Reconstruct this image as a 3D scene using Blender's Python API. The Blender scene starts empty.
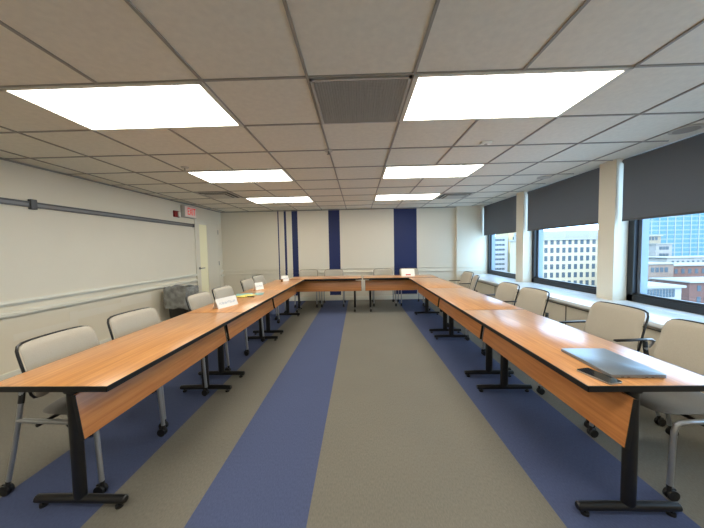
import bpy, bmesh, math, random
from mathutils import Vector, Matrix
random.seed(4)
R = math.radians
col = bpy.context.scene.collection
CEIL = 2.273
TT = 0.70            # table top height
S = 0.61             # ceiling grid pitch
GX, GY = -0.2735, 1.69

# ------------------------------------------------------------------ materials
def lin(c):
    return tuple((v/12.92 if v <= .04045 else ((v+.055)/1.055)**2.4) for v in [x/255 for x in c])
def nt(name):
    m = bpy.data.materials.new(name); m.use_nodes = True
    t = m.node_tree
    return m, t, t.nodes['Principled BSDF']
def simple(name, rgb, rough=.5, metal=0, spec=.5, noise=0, nscale=40, bump=0, bscale=200, coat=0, bdist=.002):
    m, t, b = nt(name)
    c = lin(rgb)
    b.inputs['Base Color'].default_value = (*c, 1)
    b.inputs['Roughness'].default_value = rough
    b.inputs['Metallic'].default_value = metal
    b.inputs['Specular IOR Level'].default_value = spec
    if coat: b.inputs['Coat Weight'].default_value = coat; b.inputs['Coat Roughness'].default_value = .12
    if noise or bump:
        tc = t.nodes.new('ShaderNodeTexCoord')
    if noise:
        n = t.nodes.new('ShaderNodeTexNoise'); n.inputs['Scale'].default_value = nscale; n.inputs['Detail'].default_value = 4
        t.links.new(tc.outputs['Object'], n.inputs['Vector'])
        r = t.nodes.new('ShaderNodeValToRGB')
        r.color_ramp.elements[0].position = .3; r.color_ramp.elements[1].position = .7
        r.color_ramp.elements[0].color = (*[v*(1-noise) for v in c], 1)
        r.color_ramp.elements[1].color = (*[min(1, v*(1+noise)) for v in c], 1)
        t.links.new(n.outputs['Fac'], r.inputs[0]); t.links.new(r.outputs[0], b.inputs['Base Color'])
    if bump:
        n2 = t.nodes.new('ShaderNodeTexNoise'); n2.inputs['Scale'].default_value = bscale
        t.links.new(tc.outputs['Object'], n2.inputs['Vector'])
        bp = t.nodes.new('ShaderNodeBump'); bp.inputs['Strength'].default_value = bump; bp.inputs['Distance'].default_value = bdist
        t.links.new(n2.outputs['Fac'], bp.inputs['Height']); t.links.new(bp.outputs[0], b.inputs['Normal'])
    return m
def emit(name, rgb, s, base=(200,200,200)):
    m, t, b = nt(name)
    b.inputs['Base Color'].default_value = (*lin(base), 1)
    b.inputs['Emission Color'].default_value = (*rgb, 1)
    b.inputs['Emission Strength'].default_value = s
    return m

def stripes_mat(name, base, other, ranges, rough, carpet=False):
    """two colours laid in bands along object X"""
    m, t, b = nt(name)
    N = t.nodes; L = t.links
    tc = N.new('ShaderNodeTexCoord'); sx = N.new('ShaderNodeSeparateXYZ')
    L.new(tc.outputs['Object'], sx.inputs[0])
    acc = None
    for a, c in ranges:
        g = N.new('ShaderNodeMath'); g.operation = 'GREATER_THAN'; g.inputs[1].default_value = a
        l = N.new('ShaderNodeMath'); l.operation = 'LESS_THAN'; l.inputs[1].default_value = c
        L.new(sx.outputs[0], g.inputs[0]); L.new(sx.outputs[0], l.inputs[0])
        p = N.new('ShaderNodeMath'); p.operation = 'MULTIPLY'
        L.new(g.outputs[0], p.inputs[0]); L.new(l.outputs[0], p.inputs[1])
        if acc is None: acc = p
        else:
            s = N.new('ShaderNodeMath'); s.operation = 'ADD'
            L.new(acc.outputs[0], s.inputs[0]); L.new(p.outputs[0], s.inputs[1]); acc = s
    if not carpet:   # paint stops just above the skirting
        g = N.new('ShaderNodeMath'); g.operation = 'GREATER_THAN'; g.inputs[1].default_value = .135
        L.new(sx.outputs[2], g.inputs[0])
        p = N.new('ShaderNodeMath'); p.operation = 'MULTIPLY'
        L.new(acc.outputs[0], p.inputs[0]); L.new(g.outputs[0], p.inputs[1]); acc = p
    mx = N.new('ShaderNodeMix'); mx.data_type = 'RGBA'
    mx.inputs[6].default_value = (*lin(base), 1); mx.inputs[7].default_value = (*lin(other), 1)
    L.new(acc.outputs[0], mx.inputs[0])
    out = mx.outputs[2]
    if carpet:
        n = N.new('ShaderNodeTexNoise'); n.inputs['Scale'].default_value = 160; n.inputs['Detail'].default_value = 3
        mp = N.new('ShaderNodeMapping'); mp.inputs['Scale'].default_value = (1, .35, 1)
        L.new(tc.outputs['Object'], mp.inputs[0]); L.new(mp.outputs[0], n.inputs['Vector'])
        r = N.new('ShaderNodeMapRange'); r.inputs[3].default_value = .72; r.inputs[4].default_value = 1.28
        L.new(n.outputs['Fac'], r.inputs[0])
        n3 = N.new('ShaderNodeTexNoise'); n3.inputs['Scale'].default_value = 1.6
        L.new(tc.outputs['Object'], n3.inputs['Vector'])
        r3 = N.new('ShaderNodeMapRange'); r3.inputs[3].default_value = .93; r3.inputs[4].default_value = 1.07
        L.new(n3.outputs['Fac'], r3.inputs[0])
        mm = N.new('ShaderNodeMath'); mm.operation = 'MULTIPLY'
        L.new(r.outputs[0], mm.inputs[0]); L.new(r3.outputs[0], mm.inputs[1])
        vm = N.new('ShaderNodeVectorMath'); vm.operation = 'SCALE'
        L.new(out, vm.inputs[0]); L.new(mm.outputs[0], vm.inputs['Scale']); out = vm.outputs[0]
        bp = N.new('ShaderNodeBump'); bp.inputs['Strength'].default_value = .5; bp.inputs['Distance'].default_value = .003
        L.new(n.outputs['Fac'], bp.inputs['Height']); L.new(bp.outputs[0], b.inputs['Normal'])
    L.new(out, b.inputs['Base Color'])
    b.inputs['Roughness'].default_value = rough
    if carpet: b.inputs['Specular IOR Level'].default_value = .25
    return m

def wood(name, a, c, rough, coat=0):
    m, t, b = nt(name); N = t.nodes; L = t.links
    tc = N.new('ShaderNodeTexCoord'); mp = N.new('ShaderNodeMapping'); mp.inputs['Scale'].default_value = (38, 1.6, 38)
    n = N.new('ShaderNodeTexNoise'); n.inputs['Scale'].default_value = 1.6; n.inputs['Detail'].default_value = 6; n.inputs['Distortion'].default_value = .5
    L.new(tc.outputs['Object'], mp.inputs[0]); L.new(mp.outputs[0], n.inputs['Vector'])
    r = N.new('ShaderNodeValToRGB')
    r.color_ramp.elements[0].position = .32; r.color_ramp.elements[1].position = .68
    r.color_ramp.elements[0].color = (*lin(a), 1); r.color_ramp.elements[1].color = (*lin(c), 1)
    L.new(n.outputs['Fac'], r.inputs[0]); L.new(r.outputs[0], b.inputs['Base Color'])
    b.inputs['Roughness'].default_value = rough
    b.inputs['Specular IOR Level'].default_value = .8
    if coat: b.inputs['Coat Weight'].default_value = coat; b.inputs['Coat Roughness'].default_value = .24
    return m

def glass_mat(name, tint=(1,1,1), refl=.03):
    m = bpy.data.materials.new(name); m.use_nodes = True; t = m.node_tree; t.nodes.clear()
    o = t.nodes.new('ShaderNodeOutputMaterial'); tr = t.nodes.new('ShaderNodeBsdfTransparent'); gl = t.nodes.new('ShaderNodeBsdfGlossy')
    mx = t.nodes.new('ShaderNodeMixShader'); mx.inputs[0].default_value = refl
    tr.inputs[0].default_value = (*tint, 1); gl.inputs['Roughness'].default_value = .02
    t.links.new(tr.outputs[0], mx.inputs[1]); t.links.new(gl.outputs[0], mx.inputs[2]); t.links.new(mx.outputs[0], o.inputs[0])
    return m

STRIPES = [(-2.0,-1.972), (-1.84,-1.785), (-1.645,-1.50), (-.729,-.448), (.89,1.457)]
M = dict(
    wall = simple('wall_paint', (227,219,199), .55, noise=.015, nscale=2, bump=.05, bscale=90),
    back = stripes_mat('back_wall_paint', (222,214,195), (8,30,84), STRIPES, .55),
    trim = simple('trim_paint', (226,223,208), .4),
    patch = simple('spackle_patch', (230,224,208), .6),
    carpet = stripes_mat('carpet_tiles', (113,109,98), (72,81,110), [(-1.93,-1.335), (-.84,-.265), (.93,1.53)], .95, True),
    tile = simple('ceiling_tile', (228,223,209), .9, noise=.04, nscale=25, bump=.3, bscale=300),
    grid = simple('ceiling_grid', (156,151,142), .6),
    troffer = simple('troffer_metal', (215,212,200), .45),
    lamp = emit('lamp_diffuser', (1.0,.96,.87), 15),
    vent = simple('egg_crate_metal', (196,194,188), .5, metal=.3),
    vent_dark = simple('vent_interior', (85,84,80), .8),
    ventw = simple('vent_white', (190,186,176), .5),
    wood = wood('cherry_laminate', (184,122,64), (212,151,86), .30, coat=.5),
    panel = wood('cherry_panel', (186,112,54), (208,138,74), .38),
    black = simple('black_metal', (20,19,19), .35, metal=.0, spec=.5),
    edge = simple('black_edge_band', (14,14,14), .4),
    rubber = simple('black_rubber', (16,16,16), .55),
    silver = simple('silver_tube', (172,174,176), .3, metal=.75),
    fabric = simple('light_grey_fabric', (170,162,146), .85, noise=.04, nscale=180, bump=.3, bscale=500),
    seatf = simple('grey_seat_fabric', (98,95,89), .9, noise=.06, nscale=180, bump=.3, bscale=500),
    blind = simple('charcoal_shade', (100,106,114), .85, bump=.2, bscale=700, noise=.03, nscale=300),
    hem = simple('shade_hem', (70,70,72), .5),
    frame = simple('black_window_frame', (24,27,32), .4),
    alu = simple('grey_aluminium', (120,132,145), .4, metal=.3),
    glass = glass_mat('window_glass'),
    reveal = simple('window_reveal_paint', (228,228,224), .45),
    shelf = simple('white_shelf', (224,226,226), .22),
    cover = simple('beige_cover', (205,194,172), .5),
    groove = simple('cover_groove', (98,92,82), .6),
    door = simple('door_paint', (227,220,201), .45),
    lite = emit('backlit_door_glass', (1,.93,.68), .25, (215,208,168)),
    chrome = simple('satin_chrome', (150,148,142), .3, metal=.9),
    rail = simple('grey_rail', (136,137,138), .45, metal=.1),
    raild = simple('dark_rail', (92,93,95), .45, metal=.1),
    paper = simple('white_paper', (240,238,228), .7),
    ink = simple('grey_ink', (196,203,207), .8),
    redink = simple('red_ink', (190,40,50), .7),
    red = simple('alarm_red', (135,30,28), .45),
    exitred = emit('exit_sign_red', (1,.07,.06), .55, (190,40,40)),
    exitface = emit('exit_sign_face', (1,.55,.5), .12, (225,215,205)),
    signbox = simple('sign_housing', (190,188,178), .5),
    laptop = simple('laptop_aluminium', (150,156,162), .34, metal=.85),
    laptopd = simple('laptop_port', (30,30,32), .5),
    phoneg = simple('phone_glass', (12,12,15), .08),
    phonem = simple('phone_metal', (165,158,148), .3, metal=.8),
    teal = simple('teal_paper', (130,175,168), .6),
    yellow = simple('yellow_paper', (214,206,100), .6),
    liner = simple('bin_liner', (132,134,132), .18, noise=.35, nscale=11, spec=.8, bump=.6, bscale=22, bdist=.02),
    cup = simple('brown_block', (110,78,40), .6),
)

# ------------------------------------------------------------------ mesh helpers
class MB:
    def __init__(s): s.bm = bmesh.new()
    def _tail(s, n0, mat):
        vs = list(s.bm.verts)[n0:]
        if mat is not None: bmesh.ops.transform(s.bm, matrix=mat, verts=vs)
    def box(s, x0, x1, y0, y1, z0, z1, bev=0, mat=None, seg=2):
        b = bmesh.new()
        bmesh.ops.create_cube(b, size=1)
        for v in b.verts:
            v.co = Vector(((x0+x1)/2+v.co.x*(x1-x0), (y0+y1)/2+v.co.y*(y1-y0), (z0+z1)/2+v.co.z*(z1-z0)))
        if bev: bmesh.ops.bevel(b, geom=list(b.edges), offset=bev, segments=seg, affect='EDGES', profile=.5)
        if mat is not None: bmesh.ops.transform(b, matrix=mat, verts=list(b.verts))
        s.merge(b); return s
    def merge(s, b):
        me = bpy.data.meshes.new('tmp'); b.to_mesh(me); b.free(); s.bm.from_mesh(me); bpy.data.meshes.remove(me)
    def prism(s, pts, z0, z1, bev=0, mat=None, bevseg=2):
        b = bmesh.new()
        lo = [b.verts.new((p[0], p[1], z0)) for p in pts]; hi = [b.verts.new((p[0], p[1], z1)) for p in pts]
        b.faces.new(lo[::-1]); b.faces.new(hi); n = len(pts)
        for i in range(n): b.faces.new((lo[i], lo[(i+1)%n], hi[(i+1)%n], hi[i]))
        bmesh.ops.recalc_face_normals(b, faces=list(b.faces))
        if bev:
            es = [e for e in b.edges if abs(e.verts[0].co.z-e.verts[1].co.z) < 1e-6]
            bmesh.ops.bevel(b, geom=es, offset=bev, segments=bevseg, affect='EDGES', profile=.5)
        if mat is not None: bmesh.ops.transform(b, matrix=mat, verts=list(b.verts))
        s.merge(b); return s
    def tube(s, path, r, n=12, mat=None, sx=1, closed=False):
        b = bmesh.new(); P = [Vector(p) for p in path]; rings = []
        m = len(P)
        ref = Vector((1,0,0))
        for i in range(m):
            if closed: d = P[(i+1)%m]-P[i-1]
            else: d = P[min(i+1,m-1)]-P[max(i-1,0)]
            d.normalize()
            u = ref - d*ref.dot(d)
            if u.length < .1: u = Vector((0,1,0)) - d*d.y
            u.normalize(); w = d.cross(u); ref = u
            rr = r[i] if isinstance(r, (list,tuple)) else r
            rings.append([b.verts.new(P[i]+u*math.cos(2*math.pi*k/n)*rr*sx+w*math.sin(2*math.pi*k/n)*rr) for k in range(n)])
        for i in range(m if closed else m-1):
            A, B = rings[i], rings[(i+1)%m]
            for k in range(n): b.faces.new((A[k], A[(k+1)%n], B[(k+1)%n], B[k]))
        if not closed: b.faces.new(rings[0][::-1]); b.faces.new(rings[-1])
        bmesh.ops.recalc_face_normals(b, faces=list(b.faces))
        if mat is not None: bmesh.ops.transform(b, matrix=mat, verts=list(b.verts))
        s.merge(b); return s
    def cyl(s, p0, p1, r, n=20, r1=None, mat=None):
        return s.tube([p0, p1], [r, r if r1 is None else r1], n, mat)
    def grid(s, fn, nu, nv, thick=None):
        """closed slab from fn(u,v,side) side 0/1"""
        b = bmesh.new()
        A = [[b.verts.new(fn(i/nu, j/nv, 0)) for j in range(nv+1)] for i in range(nu+1)]
        B = [[b.verts.new(fn(i/nu, j/nv, 1)) for j in range(nv+1)] for i in range(nu+1)]
        for i in range(nu):
            for j in range(nv):
                b.faces.new((A[i][j], A[i+1][j], A[i+1][j+1], A[i][j+1]))
                b.faces.new((B[i][j], B[i][j+1], B[i+1][j+1], B[i+1][j]))
        for i in range(nu):
            b.faces.new((A[i][0], B[i][0], B[i+1][0], A[i+1][0])); b.faces.new((A[i][nv], A[i+1][nv], B[i+1][nv], B[i][nv]))
        for j in range(nv):
            b.faces.new((A[0][j], A[0][j+1], B[0][j+1], B[0][j])); b.faces.new((A[nu][j], B[nu][j], B[nu][j+1], A[nu][j+1]))
        bmesh.ops.recalc_face_normals(b, faces=list(b.faces))
        s.merge(b); return s
    def build(s, name, m, parent=None, smooth=True, ang=35):
        me = bpy.data.meshes.new(name); s.bm.to_mesh(me); s.bm.free()
        me.materials.append(m)
        if smooth:
            me.polygons.foreach_set('use_smooth', [True]*len(me.polygons))
            try: me.set_sharp_from_angle(angle=R(ang))
            except Exception: pass
        o = bpy.data.objects.new(name, me); col.objects.link(o)
        if parent: o.parent = parent
        return o
def tag(o, label=None, cat=None, group=None, kind=None):
    if label: o['label'] = label
    if cat: o['category'] = cat
    if group: o['group'] = group
    if kind: o['kind'] = kind
    return o
def empty(name, loc=(0,0,0), rz=0, label=None, cat=None, group=None, kind=None):
    o = bpy.data.objects.new(name, None); col.objects.link(o)
    o.empty_display_size = .1
    o.location = loc; o.rotation_euler = (0,0,rz); return tag(o, label, cat, group, kind)
def copy_tree(o, parent=None):
    c = o.copy(); col.objects.link(c)
    if parent: c.parent = parent
    for ch in list(kids.get(o.name, [])): copy_tree(ch, c)
    return c
kids = {}
def index():
    kids.clear()
    for o in bpy.data.objects:
        if o.parent: kids.setdefault(o.parent.name, []).append(o)
def struct(name, mb, m, parent=None, smooth=False):
    o = mb.build(name, m, parent, smooth)
    if not parent: o['kind'] = 'structure'
    return o
def rounded(x0, x1, y0, y1, r, n=6):
    pts = []
    for cx, cy, a in ((x1-r,y1-r,0), (x0+r,y1-r,90), (x0+r,y0+r,180), (x1-r,y0+r,270)):
        for k in range(n+1):
            t = R(a+90*k/n); pts.append((cx+r*math.cos(t), cy+r*math.sin(t)))
    return pts

# ------------------------------------------------------------------ room shell
YB, YF = 7.18, -2.6
def xl(y): return -3.68+.035*y        # the left wall runs slightly askew
struct('floor', MB().box(-4.0, 3.32, YF-.1, YB+.1, -.12, 0), M['carpet'])
struct('wall_back', MB().box(-3.9, 3.32, YB, YB+.12, 0, CEIL+.3), M['back'])
struct('wall_front', MB().box(-4.0, 3.32, YF-.12, YF, 0, CEIL+.3), M['wall'])
struct('wall_left', MB().prism([(xl(YF),YF), (xl(YB),YB), (xl(YB)-.12,YB), (xl(YF)-.12,YF)], 0, CEIL+.3), M['wall'])
OPEN = [(5.58,7.15), (3.70,5.34), (1.83,3.467), (-.05,1.59)]  # last opening is an unseen window, added to let in diffuse light
w = MB().box(3.02, 3.32, YF, YB, 0, .60)
ys = [YF] + [v for o in reversed(OPEN) for v in o] + [YB]
for i in range(0, len(ys), 2): w.box(3.02, 3.32, ys[i], ys[i+1], .60, CEIL+.3)
struct('wall_right', w, M['wall'])
struct('wall_column', MB().box(2.41, 3.02, 7.10, YB, 0, CEIL), M['wall'])
# reveals get a shiny sill board
# ceiling: tile board above, grid of tee bars below it
struct('ceiling', MB().box(-4.0, 3.32, YF-.1, YB+.1, CEIL+.004, CEIL+.06), M['tile'])
g = MB()
fixt = []      # (c0,c1,j0,j1) rectangles taken by fixtures
for j in (-6, -3, 0, 3, 6):
    fixt += [(-3,-1,j,j+1), (1,3,j,j+1)]
cols_ = range(-6, 6); rows_ = range(-7, 9)
for c in range(-5, 6):
    for j in range(-7, 9):
        y0, y1 = max(GY+S*j, YF), min(GY+S*(j+1), YB)
        if y1 <= y0: continue
        if any(a < c < b2 and j == j0 for a, b2, j0, _ in fixt): continue
        x = GX+S*c
        g.box(x-.0075, x+.0075, y0, y1, CEIL-.004, CEIL+.004)
for j in range(-7, 10):
    y = GY+S*j
    if YF < y < YB-.02: g.box(-3.9, 3.02, y-.0075, y+.0075, CEIL-.0035, CEIL+.004)
struct('trim_1', g, M['grid'])
m = MB().box(-3.9, 3.02, YB-.018, YB, CEIL-.02, CEIL-.003)
m.prism([(xl(YF),YF), (xl(YF)+.018,YF), (xl(YB)+.018,YB), (xl(YB),YB)], CEIL-.02, CEIL-.003)
struct('trim_2', m, M['grid'])
# skirting and the two wainscot mouldings
DOOR0, DOOR1 = 6.10, 6.98
def mould(mb, z, h, d, y0, y1):
    mb.prism([(xl(y0),y0), (xl(y0)+d,y0), (xl(y1)+d,y1), (xl(y1),y1)], z-h/2, z+h/2, bev=.004)
    mb.prism([(xl(y0),y0), (xl(y0)+d*.4,y0), (xl(y1)+d*.5,y1), (xl(y1),y1)], z-h/2-.012, z+h/2+.012)
m = MB(); mould(m, .80, .024, .032, YF, DOOR0-.06); mould(m, .80, .024, .032, DOOR1+.06, YB); struct('trim_3', m, M['trim'])
m = MB(); mould(m, .685, .034, .038, YF, DOOR0-.06); mould(m, .685, .034, .038, DOOR1+.06, YB); struct('trim_4', m, M['trim'])
m = MB()
for z, h, d in ((.80,.018,.018), (.705,.022,.022)):
    m.box(xl(YB), 2.41, YB-d, YB, z-h/2, z+h/2, .003)
struct('trim_5', m, M['back'])
m = MB()
for z, h, d in ((.80,.018,.018), (.705,.022,.022)):
    m.box(2.395, 3.02, 7.10-d, 7.10, z-h/2, z+h/2, .003)
struct('trim_6', m, M['trim'])
struct('baseboard_back', MB().box(xl(YB), 2.41, YB-.014, YB, 0, .10, .004), M['trim'])
m = MB()
for a, b in ((YF, DOOR0-.06), (DOOR1+.06, YB)):
    m.prism([(xl(a),a), (xl(a)+.014,a), (xl(b)+.014,b), (xl(b),b)], 0, .10, bev=.003)
struct('baseboard_left', m, M['trim'])
# filler patches on the left wainscot
m = MB()
for y0, y1, z0, z1 in ((3.42,3.52,.40,.58), (3.52,4.15,.47,.56), (4.15,4.75,.49,.60), (2.85,3.42,.40,.47)):
    m.prism([(xl(y0),y0), (xl(y0)+.0015,y0), (xl(y1)+.0015,y1), (xl(y1),y1)], z0, z1)
struct('trim_7', m, M['patch'])

# windows
for k, (y0, y1) in enumerate(OPEN):
    wn = empty('window_%d' % (k+1), (3.18, (y0+y1)/2, .615), kind='structure')
    hw = (y1-y0)/2; H = CEIL-.615
    f = MB()
    f.box(0, .09, -hw, -hw+.075, 0, H); f.box(0, .09, hw-.075, hw, 0, H)
    f.box(0, .09, -hw, hw, 0, .075); f.box(0, .09, -hw, hw, H-.07, H)
    f.box(.012, .05, -hw+.075, hw-.075, .075, .10)
    struct('window_frame', f, M['frame'], wn)
    f = MB()
    f.box(.05, .13, -hw+.07, -hw+.11, .07, H-.05); f.box(.05, .13, hw-.115, hw-.07, .07, H-.05)
    f.box(.05, .13, -hw+.07, hw-.07, .06, .085)
    struct('sash', f, M['alu'], wn)
    struct('glass_pane', MB().box(.085, .089, -hw+.09, hw-.09, .08, H-.06), M['glass'], wn)
    struct('window_sill', MB().box(-.16, 0, -hw, hw, -.016, 0), M['shelf'], wn)
    bl = empty('roller_blind', (3.075, (y0+y1)/2, CEIL), 0,
        ['charcoal roller blind over the farthest, narrowest window', 'charcoal roller blind over the middle window, between two white piers',
         'charcoal roller blind over the nearest window, cut off by the picture edge', 'unseen charcoal roller blind over the window added for light beside the camera'][k], 'blind', 'charcoal window blinds')
    zb = 1.548-CEIL; gap = .035
    MB().box(-.002, .002, -hw+gap, hw-gap, zb+.02, -.03).build('shade_cloth', M['blind'], bl, False)
    MB().box(-.006, .006, -hw+gap, hw-gap, zb, zb+.022, .002).build('hem_bar', M['hem'], bl)
    MB().cyl((.025,-hw+.015,-.035), (.025,hw-.015,-.035), .026).build('roller_tube', M['blind'], bl)

# heater cover under the windows
rc = empty('radiator_cover', (2.75, 2.2, 0), 0, 'long beige radiator cover with white shelf under the windows', 'radiator cover')
MB().box(-.25, .27, YF-2.2+.01, 4.875, .575, .615, .006).build('top_shelf', M['shelf'], rc)
fr = MB().box(-.20, -.17, YF-2.2+.01, 4.87, .02, .575)
fr.build('front_panel', M['cover'], rc, False)
gr = MB().box(-.206, -.20, YF-2.2+.01, 4.87, .535, .545)
yy = -4.4
while yy < 4.8:
    gr.box(-.207, -.20, yy+.24, yy+.252, .03, .535); yy += .92
gr.build('panel_joint', M['groove'], rc, False)
MB().box(-.215, -.20, YF-2.2+.01, 4.87, .548, .574, .003).build('upper_rail', M['cover'], rc)

# door on the left
ang = math.atan(.035)
dr = empty('door_1', (xl(6.54), 6.54, 0), -ang, kind='structure')
dw = (DOOR1-DOOR0)/2
f = MB()
f.box(0, .022, -dw-.05, -dw, 0, 1.99, .003); f.box(0, .022, dw, dw+.05, 0, 1.99, .003); f.box(0, .022, -dw-.05, dw+.05, 1.945, 1.995, .003)
struct('door_casing', f, M['door'], dr, True)
lf = MB(); a0, a1 = -dw+.10, -dw+.40
lf.box(.002, .016, -dw, a0, 0, 1.945); lf.box(.002, .016, a1, dw, 0, 1.945); lf.box(.002, .016, a0, a1, 0, .33); lf.box(.002, .016, a0, a1, 1.885, 1.945)
struct('door_leaf', lf, M['door'], dr)
struct('door_glass', MB().box(.003, .009, a0, a1, .33, 1.885), M['lite'], dr)
h = MB(); h.cyl((.016,-dw+.06,.93), (.03,-dw+.06,.93), .028); h.cyl((.03,-dw+.06,.93), (.065,-dw+.06,.93), .01)
h.box(.055, .07, -dw+.05, -dw+.19, .92, .94, .005)
struct('door_handle', h, M['chrome'], dr, True)
h = MB()
for z in (.25, 1.0, 1.75): h.cyl((.02,dw-.004,z-.05), (.02,dw-.004,z+.05), .008)
struct('hinge', h, M['chrome'], dr, True)

# grey hanging rail on the left wall
ra = empty('wall_rail', (xl(2.0), 2.0, 1.84), -ang, 'long grey metal display rail high on the left wall', 'rail')
MB().box(0, .022, -3.5, 3.98, -.032, .032, .004).build('rail_body', M['rail'], ra)
MB().box(.022, .030, -3.5, 3.98, .012, .030, .002).box(.022, .030, -3.5, 3.98, -.030, -.018, .002).build('rail_lip', M['raild'], ra)
MB().box(0, .045, 1.07, 1.13, -.055, .055, .006).build('clip', M['raild'], ra)
MB().box(0, .034, 3.98, 4.03, -.036, .036, .004).build('end_cap', M['raild'], ra)

# exit sign and alarm
sg = empty('exit_sign', (xl(5.83), 5.82, 1.98), -ang, 'small box EXIT sign in red letters high beside the door', 'exit sign')
MB().box(0, .085, -.19, .20, 0, .235, .005).build('sign_housing', M['signbox'], sg)
MB().box(.085, .088, -.175, .185, .015, .22).build('sign_face', M['exitface'], sg, False)
def text(body, size, m, parent, name, loc, rot, ext=.001, align='CENTER', sx=1):
    cu = bpy.data.curves.new(name, 'FONT'); cu.body = body; cu.size = size; cu.extrude = ext; cu.align_x = align; cu.align_y = 'CENTER'; cu.offset = .0
    o = bpy.data.objects.new(name, cu); col.objects.link(o)
    dg = bpy.context.evaluated_depsgraph_get(); dg.update()
    me = bpy.data.meshes.new_from_object(o.evaluated_get(dg)); me.materials.clear(); me.materials.append(m)
    bpy.data.objects.remove(o)
    n = bpy.data.objects.new(name, me); col.objects.link(n); n.parent = parent
    n.location = loc; n.rotation_euler = rot; n.scale = (sx, 1, 1); return n
text('EXIT', .20, M['exitred'], sg, 'lettering', (.090, .03, .118), (R(90),0,R(90)), .0015, sx=.66)
al = empty('fire_alarm', (xl(5.45), 5.48, 2.0), -ang, 'small red fire alarm with white strobe left of the exit sign', 'fire alarm')
MB().box(0, .035, -.07, .07, -.04, .08, .005).build('alarm_body', M['red'], al)
MB().box(.035, .07, .01, .062, -.03, .065, .012).build('strobe', M['paper'], al)

# ------------------------------------------------------------------ ceiling fixtures
lnames = {(-1,0):'large bright ceiling light at upper left, nearest row', (1,0):'large bright ceiling light at upper right, nearest row',
          (-1,3):'rectangular ceiling light on the left, middle row', (1,3):'rectangular ceiling light on the right, middle row',
          (-1,6):'small looking ceiling light on the left, farthest row near striped wall', (1,6):'small looking ceiling light on the right, farthest row near striped wall',
          (-1,-3):'unseen ceiling light added on the left above the camera', (1,-3):'unseen ceiling light added on the right above the camera',
          (-1,-6):'unseen ceiling light added on the left behind the camera', (1,-6):'unseen ceiling light added on the right behind the camera'}
src = None
for j in (0, 3, 6, -3, -6):  # negative rows are out of view, added at the same spacing for more light
    for sd, cx in ((-1, GX-2*S), (1, GX+2*S)):
        if src is None:
            L = empty('ceiling_light', (0,0,0))
            f = MB(); X, Y = S, S/2
            f.box(-X, X, -Y, -Y+.025, -.008, .003); f.box(-X, X, Y-.025, Y, -.008, .003)
            f.box(-X, -X+.03, -Y, Y, -.008, .003); f.box(X-.03, X, -Y, Y, -.008, .003)
            f.build('light_frame', M['troffer'], L, False)
            MB().box(-X+.03, X-.03, -Y+.025, Y-.025, -.003, .003).build('diffuser', M['lamp'], L, False)
            src = L; index(); o = L
        else: o = copy_tree(src)
        o.location = (cx, GY+S*j+S/2, CEIL)
        tag(o, lnames[(sd,j)], 'ceiling light', 'rectangular ceiling lights')
# egg crate return
ec = empty('return_vent', (GX+S/2, GY+S/2, CEIL), 0, 'square grey egg crate air grille between the two nearest lights', 'air vent')
q = S/2-.012
MB().box(-q, q, -q, q, .0, .003).build('vent_back', M['vent_dark'], ec, False)
gm = MB()
n = 34
for k in range(n+1):
    t = -q+.014+(2*q-.028)*k/n
    gm.box(t-.0022, t+.0022, -q, q, -.010, .0005); gm.box(-q, q, t-.0022, t+.0022, -.010, .0005)
gm.build('egg_crate', M['vent'], ec, False)
MB().box(-q, q, -q, -q+.016, -.012, .002).box(-q, q, q-.016, q, -.012, .002).box(-q, -q+.016, -q, q, -.012, .002).box(q-.016, q, -q, q, -.012, .002).build('vent_rim', M['vent'], ec, False)
def supply(cx, cy, label):
    e = empty('supply_vent', (cx, cy, CEIL), 0, label, 'air vent')
    MB().box(-q, q, -q, q, 0, .003).build('vent_back', M['vent_dark'], e, False)
    f = MB()
    for a, b2, z in ((0,.03,-.004), (.075,.10,-.014)):
        p = q-a; r_ = q-b2
        f.box(-p, p, -p, -r_, z-.004, z); f.box(-p, p, r_, p, z-.004, z); f.box(-p, -r_, -r_, r_, z-.004, z); f.box(r_, p, -r_, r_, z-.004, z)
    f.box(-q+.13, q-.13, -q+.13, q-.13, -.026, -.020)
    f.build('diffuser_cone', M['ventw'], e, False)
supply(GX-3.5*S, GY+5.5*S, 'square white ceiling air vent at left, near the door')
supply(GX+3.5*S, GY+6.5*S, 'square white ceiling air vent at right, beside the far light')
def sprinkler(x, y, label):
    e = empty('ceiling_sprinkler', (x, y, CEIL-.001), 0, label, 'sprinkler')
    MB().cyl((0,0,.006), (0,0,-.008), .045, 24, .038).build('escutcheon', M['ventw'], e)
    MB().cyl((0,0,-.008), (0,0,-.035), .008).cyl((0,0,-.035), (0,0,-.038), .018).build('sprinkler_head', M['chrome'], e)
sprinkler(-.278, 2.92, 'ceiling sprinkler at centre on the grid line beyond the square grille')
sprinkler(-2.0, 3.36, 'ceiling sprinkler above the left middle light')
e = empty('smoke_detector', (1.224, 2.80, CEIL), 0, 'small white rectangular detector on the ceiling between right lights', 'detector')
MB().box(-.05, .05, -.03, .03, -.02, 0, .006).build('detector_body', M['paper'], e)
MB().cyl((0,0,-.02), (0,0,-.026), .014).build('sensor', M['ventw'], e)
e = empty('ceiling_speaker', (2.87, 2.62, CEIL+.002), 0, 'round flush ceiling disc next to the nearest blind', 'ceiling speaker')
MB().cyl((0,0,0), (0,0,-.010), .11, 32).build('speaker_grille', M['ventw'], e)
MB().cyl((0,0,-.010), (0,0,-.012), .085, 32).build('speaker_mesh', M['grid'], e)
e = empty('ceiling_speaker', (2.72, 4.30, CEIL+.002), 0, 'round flush ceiling disc near the middle blind', 'ceiling speaker')
MB().cyl((0,0,0), (0,0,-.010), .09, 32).build('speaker_grille', M['ventw'], e)

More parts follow.
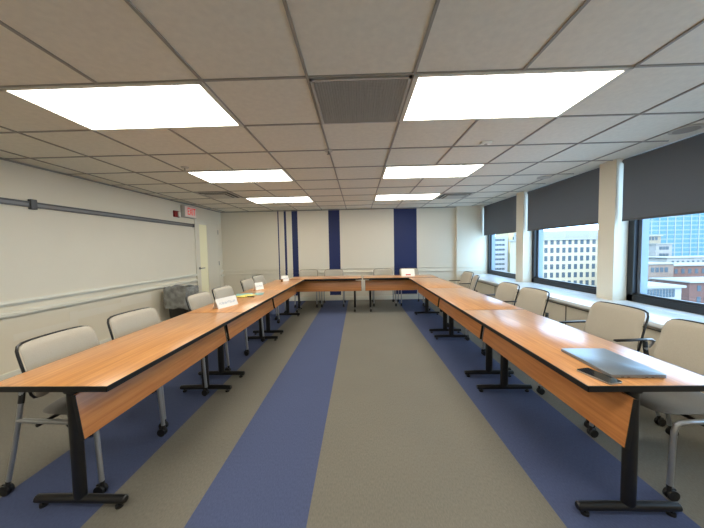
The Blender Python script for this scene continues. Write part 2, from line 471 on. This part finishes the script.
# ------------------------------------------------------------------ training tables
TLEN, TW = 1.485, .57
def make_table():
    t = empty('training_table')
    hl = TLEN/2-.002; hw = TW/2
    MB().box(-hw+.004, hw-.004, -hl+.004, hl-.004, TT-.024, TT, .002).build('tabletop', M['wood'], t)
    e = MB()
    e.box(-hw, -hw+.004, -hl, hl, TT-.026, TT-.001); e.box(hw-.004, hw, -hl, hl, TT-.026, TT-.001)
    e.box(-hw, hw, -hl, -hl+.004, TT-.026, TT-.001); e.box(-hw, hw, hl-.004, hl, TT-.026, TT-.001)
    e.box(-hw+.004, hw-.004, -hl+.004, hl-.004, TT-.028, TT-.024)
    e.build('edge_band', M['edge'], t)
    # beam between legs
    MB().box(-.05, -.01, -hl+.15, hl-.15, TT-.075, TT-.035, .004).build('crossbar', M['black'], t)
    # modesty panel, tilted a little
    pm = Matrix.Translation((.080,0,TT-.065)) @ Matrix.Rotation(R(-8), 4, 'Y')
    p = MB().box(-.008, .008, -hl+.045, hl-.012, -.215, 0, .002, mat=pm).build('modesty_panel', M['panel'], t)
    MB().box(-.0095, .0095, -hl+.042, -hl+.045, -.217, .001, mat=pm).build('panel_edge', M['edge'], p)
    MB().box(-.0095, .0095, hl-.012, hl-.007, -.217, .001, mat=pm).build('panel_edge', M['edge'], p)
    for s in (-1, 1):
        y = s*(TLEN/2-.15)
        l = MB()
        l.prism([(-.030+.033*math.cos(k*math.pi/10), y+.022*math.sin(k*math.pi/10)) for k in range(20)], .05, TT-.05)
        l.box(-.20, .18, y-.018, y+.018, TT-.052, TT-.030, .003)      # top arm
        l.box(-.06, .005, y-.024, y+.024, TT-.10, TT-.045, .005)
        l.tube([(-.03,y,TT-.12), (.0,y,TT-.085), (.06,y,TT-.06)], .011, 8)
        lg = l.build('leg', M['black'], t)
        f = MB()
        c = -.030
        path = [(c-.238,y,.040), (c-.232,y,.040), (c-.10,y,.042), (c,y,.042), (c+.10,y,.042), (c+.232,y,.040), (c+.238,y,.040)]
        f.tube(path, [.015,.020,.0215,.0215,.0215,.020,.015], 12)
        f.build('foot', M['black'], lg)
        for gx in (-.20, .20):
            MB().cyl((c+gx,y,.0), (c+gx,y,.012), .018, 16).cyl((c+gx,y,.012), (c+gx,y,.03), .007, 8).build('glide', M['rubber'], lg)
    return t
src_t = make_table(); index()
def place_table(x, y, rz, label):
    global used_t
    o = src_t if not used_t else copy_tree(src_t)
    used_t = True
    o.location = (x, y, 0); o.rotation_euler = (0,0,rz)
    tag(o, label, 'table', 'wood topped tables set in a U')
used_t = False
LX, RX = -1.413, 1.232
pos = ['nearest', 'middle', 'farthest']
for k in range(3):
    place_table(LX+.011*TLEN*(k+.5), 1.225+TLEN*(k+.5), -.011, '%s orange wood table in the left row of the U, black edged' % pos[k])
for k in range(3):
    place_table(RX+.008*TLEN*(k+.5), 1.185+TLEN*(k+.5), math.pi-.008, ['nearest orange wood table in the right row, carrying the laptop', 'middle orange wood table in the right row of the U',
        'farthest orange wood table in the right row of the U'][k])
BTY = 5.70+TW/2
place_table(.075-TLEN/2-.012, BTY, -math.pi/2, 'left one of the two wood tables closing the U at the back')
place_table(.075+TLEN/2+.012, BTY, -math.pi/2, 'right one of the two wood tables closing the U at the back')

# ------------------------------------------------------------------ chairs
def sup(t, n):  # superellipse helper
    return math.copysign(abs(t)**n, t)
def make_chair():
    t = empty('stacking_chair')
    # seat cushion
    def seat(u, v, side):
        x = (u*2-1); y = (v*2-1)
        ex = .5; m = max(abs(x), abs(y)); 
        l = math.hypot(x, y)
        # square to rounded square
        k = 1 if l < 1e-6 else m/ ((abs(x)**5+abs(y)**5)**(1/5))
        X, Y = x*k, y*k
        r = (abs(X)**5+abs(Y)**5)**(1/5)
        th = .026*(1-r**6)**.5 if r < 1 else 0
        wdt = .225 - .02*(Y*-1+1)/2*.8
        z = .425 + .006*Y*Y - .012*(max(Y,0)**4) - .012*(1-X*X)*(1-abs(Y))
        z += (th if side == 1 else -th*.75)
        return (X*wdt, .045+Y*.215, z)
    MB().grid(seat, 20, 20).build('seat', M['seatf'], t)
    # back cushion: rounded rectangle, leaning and curved
    def backpt(X, Z, off):      # X -1..1, Z 0..1
        z = .505 + .303*Z
        y = -.165 - .085*(max(Z,0)**1.2) + .035*X*X + off
        return (X*.222*(1-.03*Z), y, z)
    def back(u, v, side):
        x = u*2-1; y = v*2-1
        m = max(abs(x), abs(y)); k = 1 if m < 1e-6 else m/((abs(x)**9+abs(y)**9)**(1/9))
        X, Y = x*k, y*k
        r = (abs(X)**9+abs(Y)**9)**(1/9)
        th = .020*(max(0, 1-r**8))**.5
        return backpt(X, (Y+1)/2, th if side else -th*.5)
    MB().grid(back, 22, 18).build('backrest', M['fabric'], t)
    rim = []
    for k in range(56):
        a = 2*math.pi*k/56; c, s_ = math.cos(a), math.sin(a)
        d = (abs(c)**9+abs(s_)**9)**(1/9); X, Y = c/d, s_/d
        p = backpt(X*1.005, (Y*.99+1)/2, -.020); rim.append(p)
    MB().tube(rim, .007, 8, closed=True).build('back_rim', M['black'], t)
    for s in (-1, 1):
        # rear leg rising to the back
        rl = MB().tube([(s*.228,-.196,.56), (s*.230,-.20,.52), (s*.234,-.216,.42), (s*.239,-.25,.25), (s*.243,-.292,.075)], .0125, 12, sx=.9).build('rear_leg', M['silver'], t)
        fl = MB().tube([(s*.235,-.222,.405), (s*.236,-.08,.400), (s*.238,.12,.396), (s*.239,.178,.392), (s*.240,.200,.378), (s*.240,.208,.35), (s*.241,.214,.22), (s*.243,.222,.075)], .0125, 12).build('front_leg', M['silver'], t)
        MB().tube([(s*.216,-.205,.60), (s*.222,-.200,.57), (s*.228,-.198,.54), (s*.231,-.203,.50)], .016, 10, sx=.8).build('back_bracket', M['black'], t)
        for y in (-.296, .225):
            c = MB()
            c.cyl((s*.243,y,.075), (s*.243,y,.045), .010, 10)
            for dx in (-.017, .005): c.cyl((s*.243+dx,y-.012*s*0-.012,.027), (s*.243+dx+.012,y-.012,.027), .0265, 20)
            c.box(s*.243-.006, s*.243+.006, y-.034, y+.012, .028, .056, .005)
            c.build('caster', M['rubber'], t)
    MB().tube([(-.235,.05,.376), (.235,.05,.376)], .010, 8).tube([(-.235,-.12,.376), (.235,-.12,.376)], .010, 8).build('seat_support', M['black'], t)
    return t
chair = make_chair()
# variant with arms
index()
def arms(root):
    for s in (-1, 1):
        MB().box(s*.248-.014, s*.248+.014, -.175, .05, .616, .630, .005).build('armrest', M['black'], root)
        a = MB().tube([(s*.232,-.215,.56), (s*.240,-.232,.59), (s*.247,-.235,.612), (s*.248,-.215,.622), (s*.248,-.17,.623)], .008, 8).build('arm_support', M['silver'], root)
chair_a = copy_tree(chair); arms(chair_a); index()
used = set()
def place_chair(x, y, face, label, group, armed=False):
    s = chair_a if armed else chair
    if s in used: o = copy_tree(s)
    else: o = s; used.add(s)
    rz = {'E': -math.pi/2, 'W': math.pi/2, 'S': math.pi}[face[0]] + R(face[1])
    o.location = (x, y, 0); o.rotation_euler = (0,0,rz)
    tag(o, label, 'chair', group)
G1 = 'light grey chairs along the left row of tables'
place_chair(-1.617, 1.690, ('E',0), 'light grey chair on silver legs at left, nearest the camera', G1)
place_chair(-1.632, 2.270, ('E',-6), 'light grey chair in the left row, second from the camera', G1)
place_chair(-1.617, 3.22, ('E',-2), 'light grey chair in the left row, beside the grey lined bin', G1)
place_chair(-1.607, 3.765, ('E',-5), 'light grey chair in the left row, directly behind the large name card', G1)
place_chair(-1.657, 4.760, ('E',-3), 'light grey chair in the left row, second from the far end', G1)
place_chair(-1.727, 5.480, ('E',-5), 'light grey chair in the left row, at its far end', G1)
G2 = 'light grey chairs along the window side tables'
place_chair(1.765, 1.660, ('W',0), 'light grey chair at lower right, nearest the camera, cut by the picture edge', G2)
place_chair(1.790, 2.240, ('W',4), 'light grey chair with black armrests behind the laptop', G2, True)
place_chair(1.697, 3.150, ('W',4), 'light grey chair on the window side, third from the camera', G2)
place_chair(1.700, 3.695, ('W',2), 'light grey armchair on the window side, fourth from the camera', G2, True)
place_chair(1.700, 4.770, ('W',-16), 'light grey chair on the window side, turned a little, second from the far end', G2)
place_chair(1.850, 5.46, ('W',2), 'light grey armchair on the window side, at the far end of the row', G2, True)
G3 = 'light grey chairs behind the back tables'
for x, l in ((-1.18,'leftmost of the four light grey chairs facing the camera at the back'), (-.585,'light grey chair at the back, in front of the medium blue stripe'),
             (.57,'light grey chair at the back, just left of the wide blue stripe'), (1.175,'rightmost of the four back chairs, in front of the wide blue stripe')):
    place_chair(x, 6.53, ('S', 0), l, G3)

# ------------------------------------------------------------------ things on the tables
def tent(x, y, rz, w, h, label, ink='ink', lines=1, name='name_card'):
    e = empty(name, (x, y, TT), rz, label, 'name card')
    t = math.atan(.35)
    for s in (-1, 1):
        mt = Matrix.Translation((0, 0, h)) @ Matrix.Rotation(s*t, 4, 'X')
        MB().box(-w/2, w/2, -.0006, .0006, -h/math.cos(t), 0, mat=mt).build('card_panel', M['paper'], e, False)
    # handwriting strokes on the face turned to the room (-y side)
    mt = Matrix.Translation((0, 0, h)) @ Matrix.Rotation(-t, 4, 'X')
    b = MB(); random.seed(int(abs(x*100)))
    if ink:
        for ln in range(lines):
            zc = -h*(.55 if lines == 1 else .4+.3*ln); xx = -w*.38
            while xx < w*.38:
                st = w*random.uniform(.02, .04)
                b.box(xx, xx+st*.35, -.0016, -.0006, zc-h*.13, zc+h*random.choice((.06,.13,.14)), mat=mt)
                b.box(xx, xx+st, -.0016, -.0006, zc-h*random.choice((.13,.0,-.1))-.002, zc-h*random.choice((.13,.0,-.1))+.004, mat=mt)
                xx += st*1.45
        b.build('writing', M[ink], e, False)
    return e
tent(-1.425, 3.02, R(72), .29, .10, 'large white folded name card with handwriting on the left table')
tent(-1.53, 4.33, R(55), .14, .105, 'white folded name card on the left row beyond the papers')
tent(-1.42, 5.46, R(50), .15, .10, 'white folded name card at the far end of left row')
tent(1.03, 6.02, R(0), .27, .145, 'white name card with red mark at the back right corner', None)
e = [o for o in bpy.data.objects if o.name.startswith('name_card')][-1]
for o in bpy.data.objects:
    if o.get('label', '').startswith('white name card with red'): e = o
mt = Matrix.Translation((0, 0, .145)) @ Matrix.Rotation(-math.atan(.35), 4, 'X')
MB().box(-.05, .05, -.0016, -.0006, -.135, -.112, mat=mt).build('red_print', M['redink'], e, False)
o = MB().box(-.02, .02, -.012, .012, 0, .05, .002).build('wooden_block', M['cup'])
o.location = (-1.43, 5.30, TT); tag(o, 'small brown block beside the far name card on left row', 'block')
# papers and booklets
def sheet(name, x, y, rz, w, l, z, th, m, label, cat):
    o = MB().box(-w/2, w/2, -l/2, l/2, 0, th, .0008).build(name, M[m]); o.location = (x, y, z); o.rotation_euler = (0,0,rz)
    return tag(o, label, cat)
sheet('folder', -1.53, 3.78, R(20), .21, .28, TT, .004, 'teal', 'teal folder underneath the yellow booklet on left table', 'folder')
sheet('booklet', -1.47, 3.68, R(-25), .15, .21, TT+.004, .006, 'yellow', 'yellow green booklet lying on top of teal folder', 'booklet')
sheet('leaflet', -1.36, 3.86, R(10), .12, .20, TT, .003, 'teal', 'small teal leaflet right of the yellow booklet', 'leaflet')
o = MB().tube([(0,-.07,.007), (0,.07,.007)], .006, 8).build('pen', M['black']); o.location = (-1.39, 3.60, TT); o.rotation_euler = (0,0,R(70)); tag(o, 'black pen beside the yellow booklet on left table', 'pen')

# laptop (closed)
lp = empty('laptop', (1.222, 1.42, TT), R(-2), 'closed silver laptop on the right table', 'laptop')
MB().prism(rounded(-.118,.118,-.168,.168,.012), .003, .011, .0015).build('laptop_base', M['laptop'], lp)
MB().prism(rounded(-.118,.118,-.168,.168,.012), .0118, .017, .0018).build('laptop_lid', M['laptop'], lp)
b = MB()
for x in (-.07, -.045, .03, .055): b.box(x-.006, x+.006, -.1686, -.1676, .0055, .0085)
b.build('port', M['laptopd'], lp, False)
f = MB()
for x in (-.09, .09):
    for y in (-.14, .14): f.cyl((x,y,0), (x,y,.003), .008, 12)
f.build('rubber_foot', M['rubber'], lp)
# phone
ph = empty('phone', (1.058, 1.275, TT), R(13), 'black smartphone with metal edge lying beside the laptop', 'phone')
MB().prism(rounded(-.036,.036,-.075,.075,.010), 0, .0078, .0012).build('phone_body', M['phonem'], ph)
MB().prism(rounded(-.0345,.0345,-.0735,.0735,.009), .0076, .0084, .0).build('screen', M['phoneg'], ph)

# bin with liner
bn = empty('trash_bin', (-3.18, 5.06, 0), -ang, 'black trash bin with grey plastic liner against the left wall', 'trash bin')
def taper(x, y, z0, z1, k0, k1, r, mb):
    b = bmesh.new(); P = rounded(-x, x, -y, y, r, 5)
    lo = [b.verts.new((p[0]*k0, p[1]*k0, z0)) for p in P]; hi = [b.verts.new((p[0]*k1, p[1]*k1, z1)) for p in P]
    n = len(P); b.faces.new(lo[::-1]); b.faces.new(hi)
    for i in range(n): b.faces.new((lo[i], lo[(i+1)%n], hi[(i+1)%n], hi[i]))
    mb.merge(b); return mb
taper(.20, .17, 0, .64, .78, .97, .05, MB()).build('bin_body', M['black'], bn)
from mathutils import noise as mnoise
b = bmesh.new(); P0 = rounded(-.215, .215, -.185, .185, .06, 6); rings = []
P = []
for i, p in enumerate(P0):
    q2 = P0[(i+1)%len(P0)]; d = math.hypot(q2[0]-p[0], q2[1]-p[1]); k = max(1, round(d/.02))
    P += [(p[0]+(q2[0]-p[0])*t/k, p[1]+(q2[1]-p[1])*t/k) for t in range(k)]
n = len(P)
lv = [(.58,.88), (.63,.92), (.665,.96), (.678,1.0), (.668,1.05)] + [(.668-.0185*k, 1.06-.03*math.sin(k*.32)) for k in range(1, 21)]
for li, (z, k) in enumerate(lv):
    row = []
    for i, p in enumerate(P):
        v = Vector((p[0]*9, p[1]*9, z*7))
        w1 = 1-abs(mnoise.noise(v))*2; w2 = 1-abs(mnoise.noise(v*2.3+Vector((7,3,1))))*2
        amp = .045*w1+.028*w2 if li > 2 else .01
        row.append(b.verts.new((p[0]*(k+amp-.03), p[1]*(k+amp-.03), z+.03*mnoise.noise(Vector((p[0]*8, p[1]*8, 3))))))
    rings.append(row)
for A, B in zip(rings, rings[1:]):
    for i in range(n): b.faces.new((A[i], A[(i+1)%n], B[(i+1)%n], B[i]))
bmesh.ops.recalc_face_normals(b, faces=list(b.faces))
mb = MB(); mb.merge(b); ln = mb.build('bin_liner', M['liner'], bn, ang=25)
sd = ln.modifiers.new('s', 'SOLIDIFY'); sd.thickness = .003

# ------------------------------------------------------------------ the city outside
EX = {}
def bmat(name, rgb, rough=.8, **k):
    if name not in EX: EX[name] = simple('facade_'+name, rgb, rough, **k)
    return EX[name]
wing = simple('facade_glass', (62,74,82), .5, spec=.2)
wint = simple('facade_glass_teal', (66,106,120), .4, spec=.3)
GZ = -48
pane_cache = {}
def building(label, x0, x1, y0, dep, top, wallm, rows, cols, ww, wh, zfirst, dz, pane=wing, name='office_building', margin=1.5, cornice=None, side=0, roofbox=None):
    cx = (x0+x1)/2
    e = empty(name, (cx, y0, GZ), 0, label, 'building')
    W = (x1-x0)/2
    MB().box(-W, W, 0, dep, 0, top-GZ).build('wall', wallm, e, False)
    if cornice: MB().box(-W-.5, W+.5, -.6, dep+.3, top-GZ-cornice, top-GZ+.1).build('cornice', bmat('cornice', (131,130,124)), e, False)
    if roofbox:
        for rx0, rx1, h in roofbox: MB().box(rx0-cx, rx1-cx, 3, dep-2, top-GZ+.1, top-GZ+h).build('penthouse', bmat('pent', (127,127,125)), e, False)
    key = (ww, wh, pane.name)
    if key not in pane_cache:
        f = MB().box(-ww/2, ww/2, -.08, .12, -wh/2, wh/2)
        o = f.build('window', pane, e, False); pane_cache[key] = o.data; bpy.data.objects.remove(o)
    cnt = 0
    sp = (2*W-2*margin)/cols
    for r in range(rows):
        for c in range(cols):
            if cnt >= 99: break
            o = bpy.data.objects.new('window', pane_cache[key]); col.objects.link(o); o.parent = e
            o.location = (-W+margin+sp*(c+.5), 0, zfirst-dz*r-GZ); cnt += 1
    return e
H = 1.29
building('cream stone office block with rows of windows beyond the middle window', 72, 104, 120, 18, 3.9, bmat('cream', (156,146,124)),
    7, 12, 1.25, 2.1, 2.45, 3.4, cornice=.7, roofbox=((72.6,103,3.2),))
building('white gridded high building beyond the farthest window, left of cream tower', 61, 76, 148, 12, 6.1, bmat('whitegrid', (140,145,150)),
    12, 8, 1.35, 1.0, 4.3, 2.45)
building('narrow cream stone tower beyond the farthest window', 77.4, 87, 150, 14, 22, bmat('creamtower', (160,146,112)),
    9, 3, 1.0, 2.0, 14, 4.6)
# teal tower: ribbon windows
tw = building('tall teal glass tower beyond the nearest window', 206, 300, 220, 30, 44, bmat('tealwall', (109,124,130)), 0, 1, 1, 1, 0, 1, name='glass_tower')
fb = MB().box(-45.5, 45.5, -.15, .2, -1.05, 1.05); fo = fb.build('window_band', wint, tw, False); fd = fo.data; fo.location = (0,0,42-GZ)
for r in range(1, 24):
    o = bpy.data.objects.new('window_band', fd); col.objects.link(o); o.parent = tw; o.location = (0,0,42-3.3*r-GZ)
mu = MB().box(-.35, .35, -.3, .2, 0, 44-GZ); mo = mu.build('mullion', bmat('mull', (126,133,136)), tw, False); mo.location = (-46,0,0)
for r in range(1, 17):
    o = bpy.data.objects.new('mullion', mo.data); col.objects.link(o); o.parent = tw; o.location = (-46+5.75*r,0,0)
building('tan brick block with cream top, left of the teal tower', 146, 154, 150, 14, 5.3, bmat('tan', (126,116,98)), 9, 3, 1.2, 1.7, 3.5, 3.3, cornice=.6)
building('pale block in front of the teal tower', 140.5, 148, 139, 9, .8, bmat('pale', (126,124,120)), 9, 3, 1.3, 1.5, -1.2, 3.3, cornice=.25)
building('white building with tall windows low in front of teal tower', 130, 158, 124, 12, -5.0, bmat('white', (131,131,127)), 4, 12, .9, 2.0, -7.4, 3.6, cornice=.25)
building('long red brick block below the white building', 100, 136, 97, 12, -6.2, bmat('brick', (98,71,61), noise=.12, nscale=3), 6, 15, 1.0, 1.5, -8.2, 3.1, cornice=.25)
building('pale brick apartment block, low beyond the nearest window', 88, 96.5, 90, 10, -5.0, bmat('brickpale', (114,98,87), noise=.1, nscale=3), 7, 4, 1.0, 1.5, -7.0, 3.0, cornice=.25)
building('darker brick block at the lower right beyond the nearest window', 88, 112, 78, 10, -9.2, bmat('brickdark', (89,62,54), noise=.12, nscale=3), 6, 11, 1.0, 1.5, -11.0, 3.0, cornice=.25)
building('white parapet building with a row of openings, lowest beyond window', 66.5, 76, 69, 8, -8.9, bmat('white', (131,131,127)), 5, 9, .55, 1.9, -10.6, 3.2, cornice=.4)
building('small pink brick house row under the teal tower, right of the white building', 160, 185, 133, 10, -8.5, bmat('brick2', (130,98,88), noise=.12, nscale=3), 4, 14, .9, 1.4, -10.2, 3.0)
building('pale grey block between brick blocks beyond the nearest window', 122, 134, 113, 8, -9.0, bmat('pale2', (150,146,138)), 4, 8, .9, 1.4, -10.8, 3.0)
struct('ground', MB().box(-100, 500, 5, 600, GZ-1, GZ), bmat('street', (67,65,64)))

# ------------------------------------------------------------------ light and camera
w = bpy.data.worlds.new('sky'); bpy.context.scene.world = w; w.use_nodes = True
bg = w.node_tree.nodes['Background']; bg.inputs[0].default_value = (.42,.69,1.0,1); bg.inputs[1].default_value = 10.0
sun = bpy.data.lights.new('sun', 'SUN'); sun.energy = 6; sun.angle = .01; sun.color = (1,.95,.86)
so = bpy.data.objects.new('sun', sun); col.objects.link(so)
so.rotation_euler = Vector((.45, 1.0, -.55)).to_track_quat('-Z', 'Y').to_euler()
cam = bpy.data.cameras.new('camera'); co = bpy.data.objects.new('camera', cam); col.objects.link(co)
cam.sensor_width = 36; cam.sensor_fit = 'HORIZONTAL'; cam.lens = 287.49/704*36; cam.clip_start = .05; cam.clip_end = 1500
rt = Vector((.99958546,.02145766,-.01919601)); up = Vector((.01802869,.05333042,.99841416)); fw = Vector((-.02244737,.99834635,-.05292146))
mw = Matrix(((rt.x,up.x,-fw.x,0), (rt.y,up.y,-fw.y,0), (rt.z,up.z,-fw.z,1.29), (0,0,0,1)))
co.matrix_world = mw
sc = bpy.context.scene; sc.camera = co
sc.view_settings.view_transform = 'Standard'; sc.view_settings.look = 'None'; sc.view_settings.gamma = 1
sc.view_settings.use_curve_mapping = False
sc.view_settings.exposure = -0.5
sc.cycles.max_bounces = 8; sc.cycles.diffuse_bounces = 5; sc.cycles.transparent_max_bounces = 8
sc.cycles.sample_clamp_indirect = 6
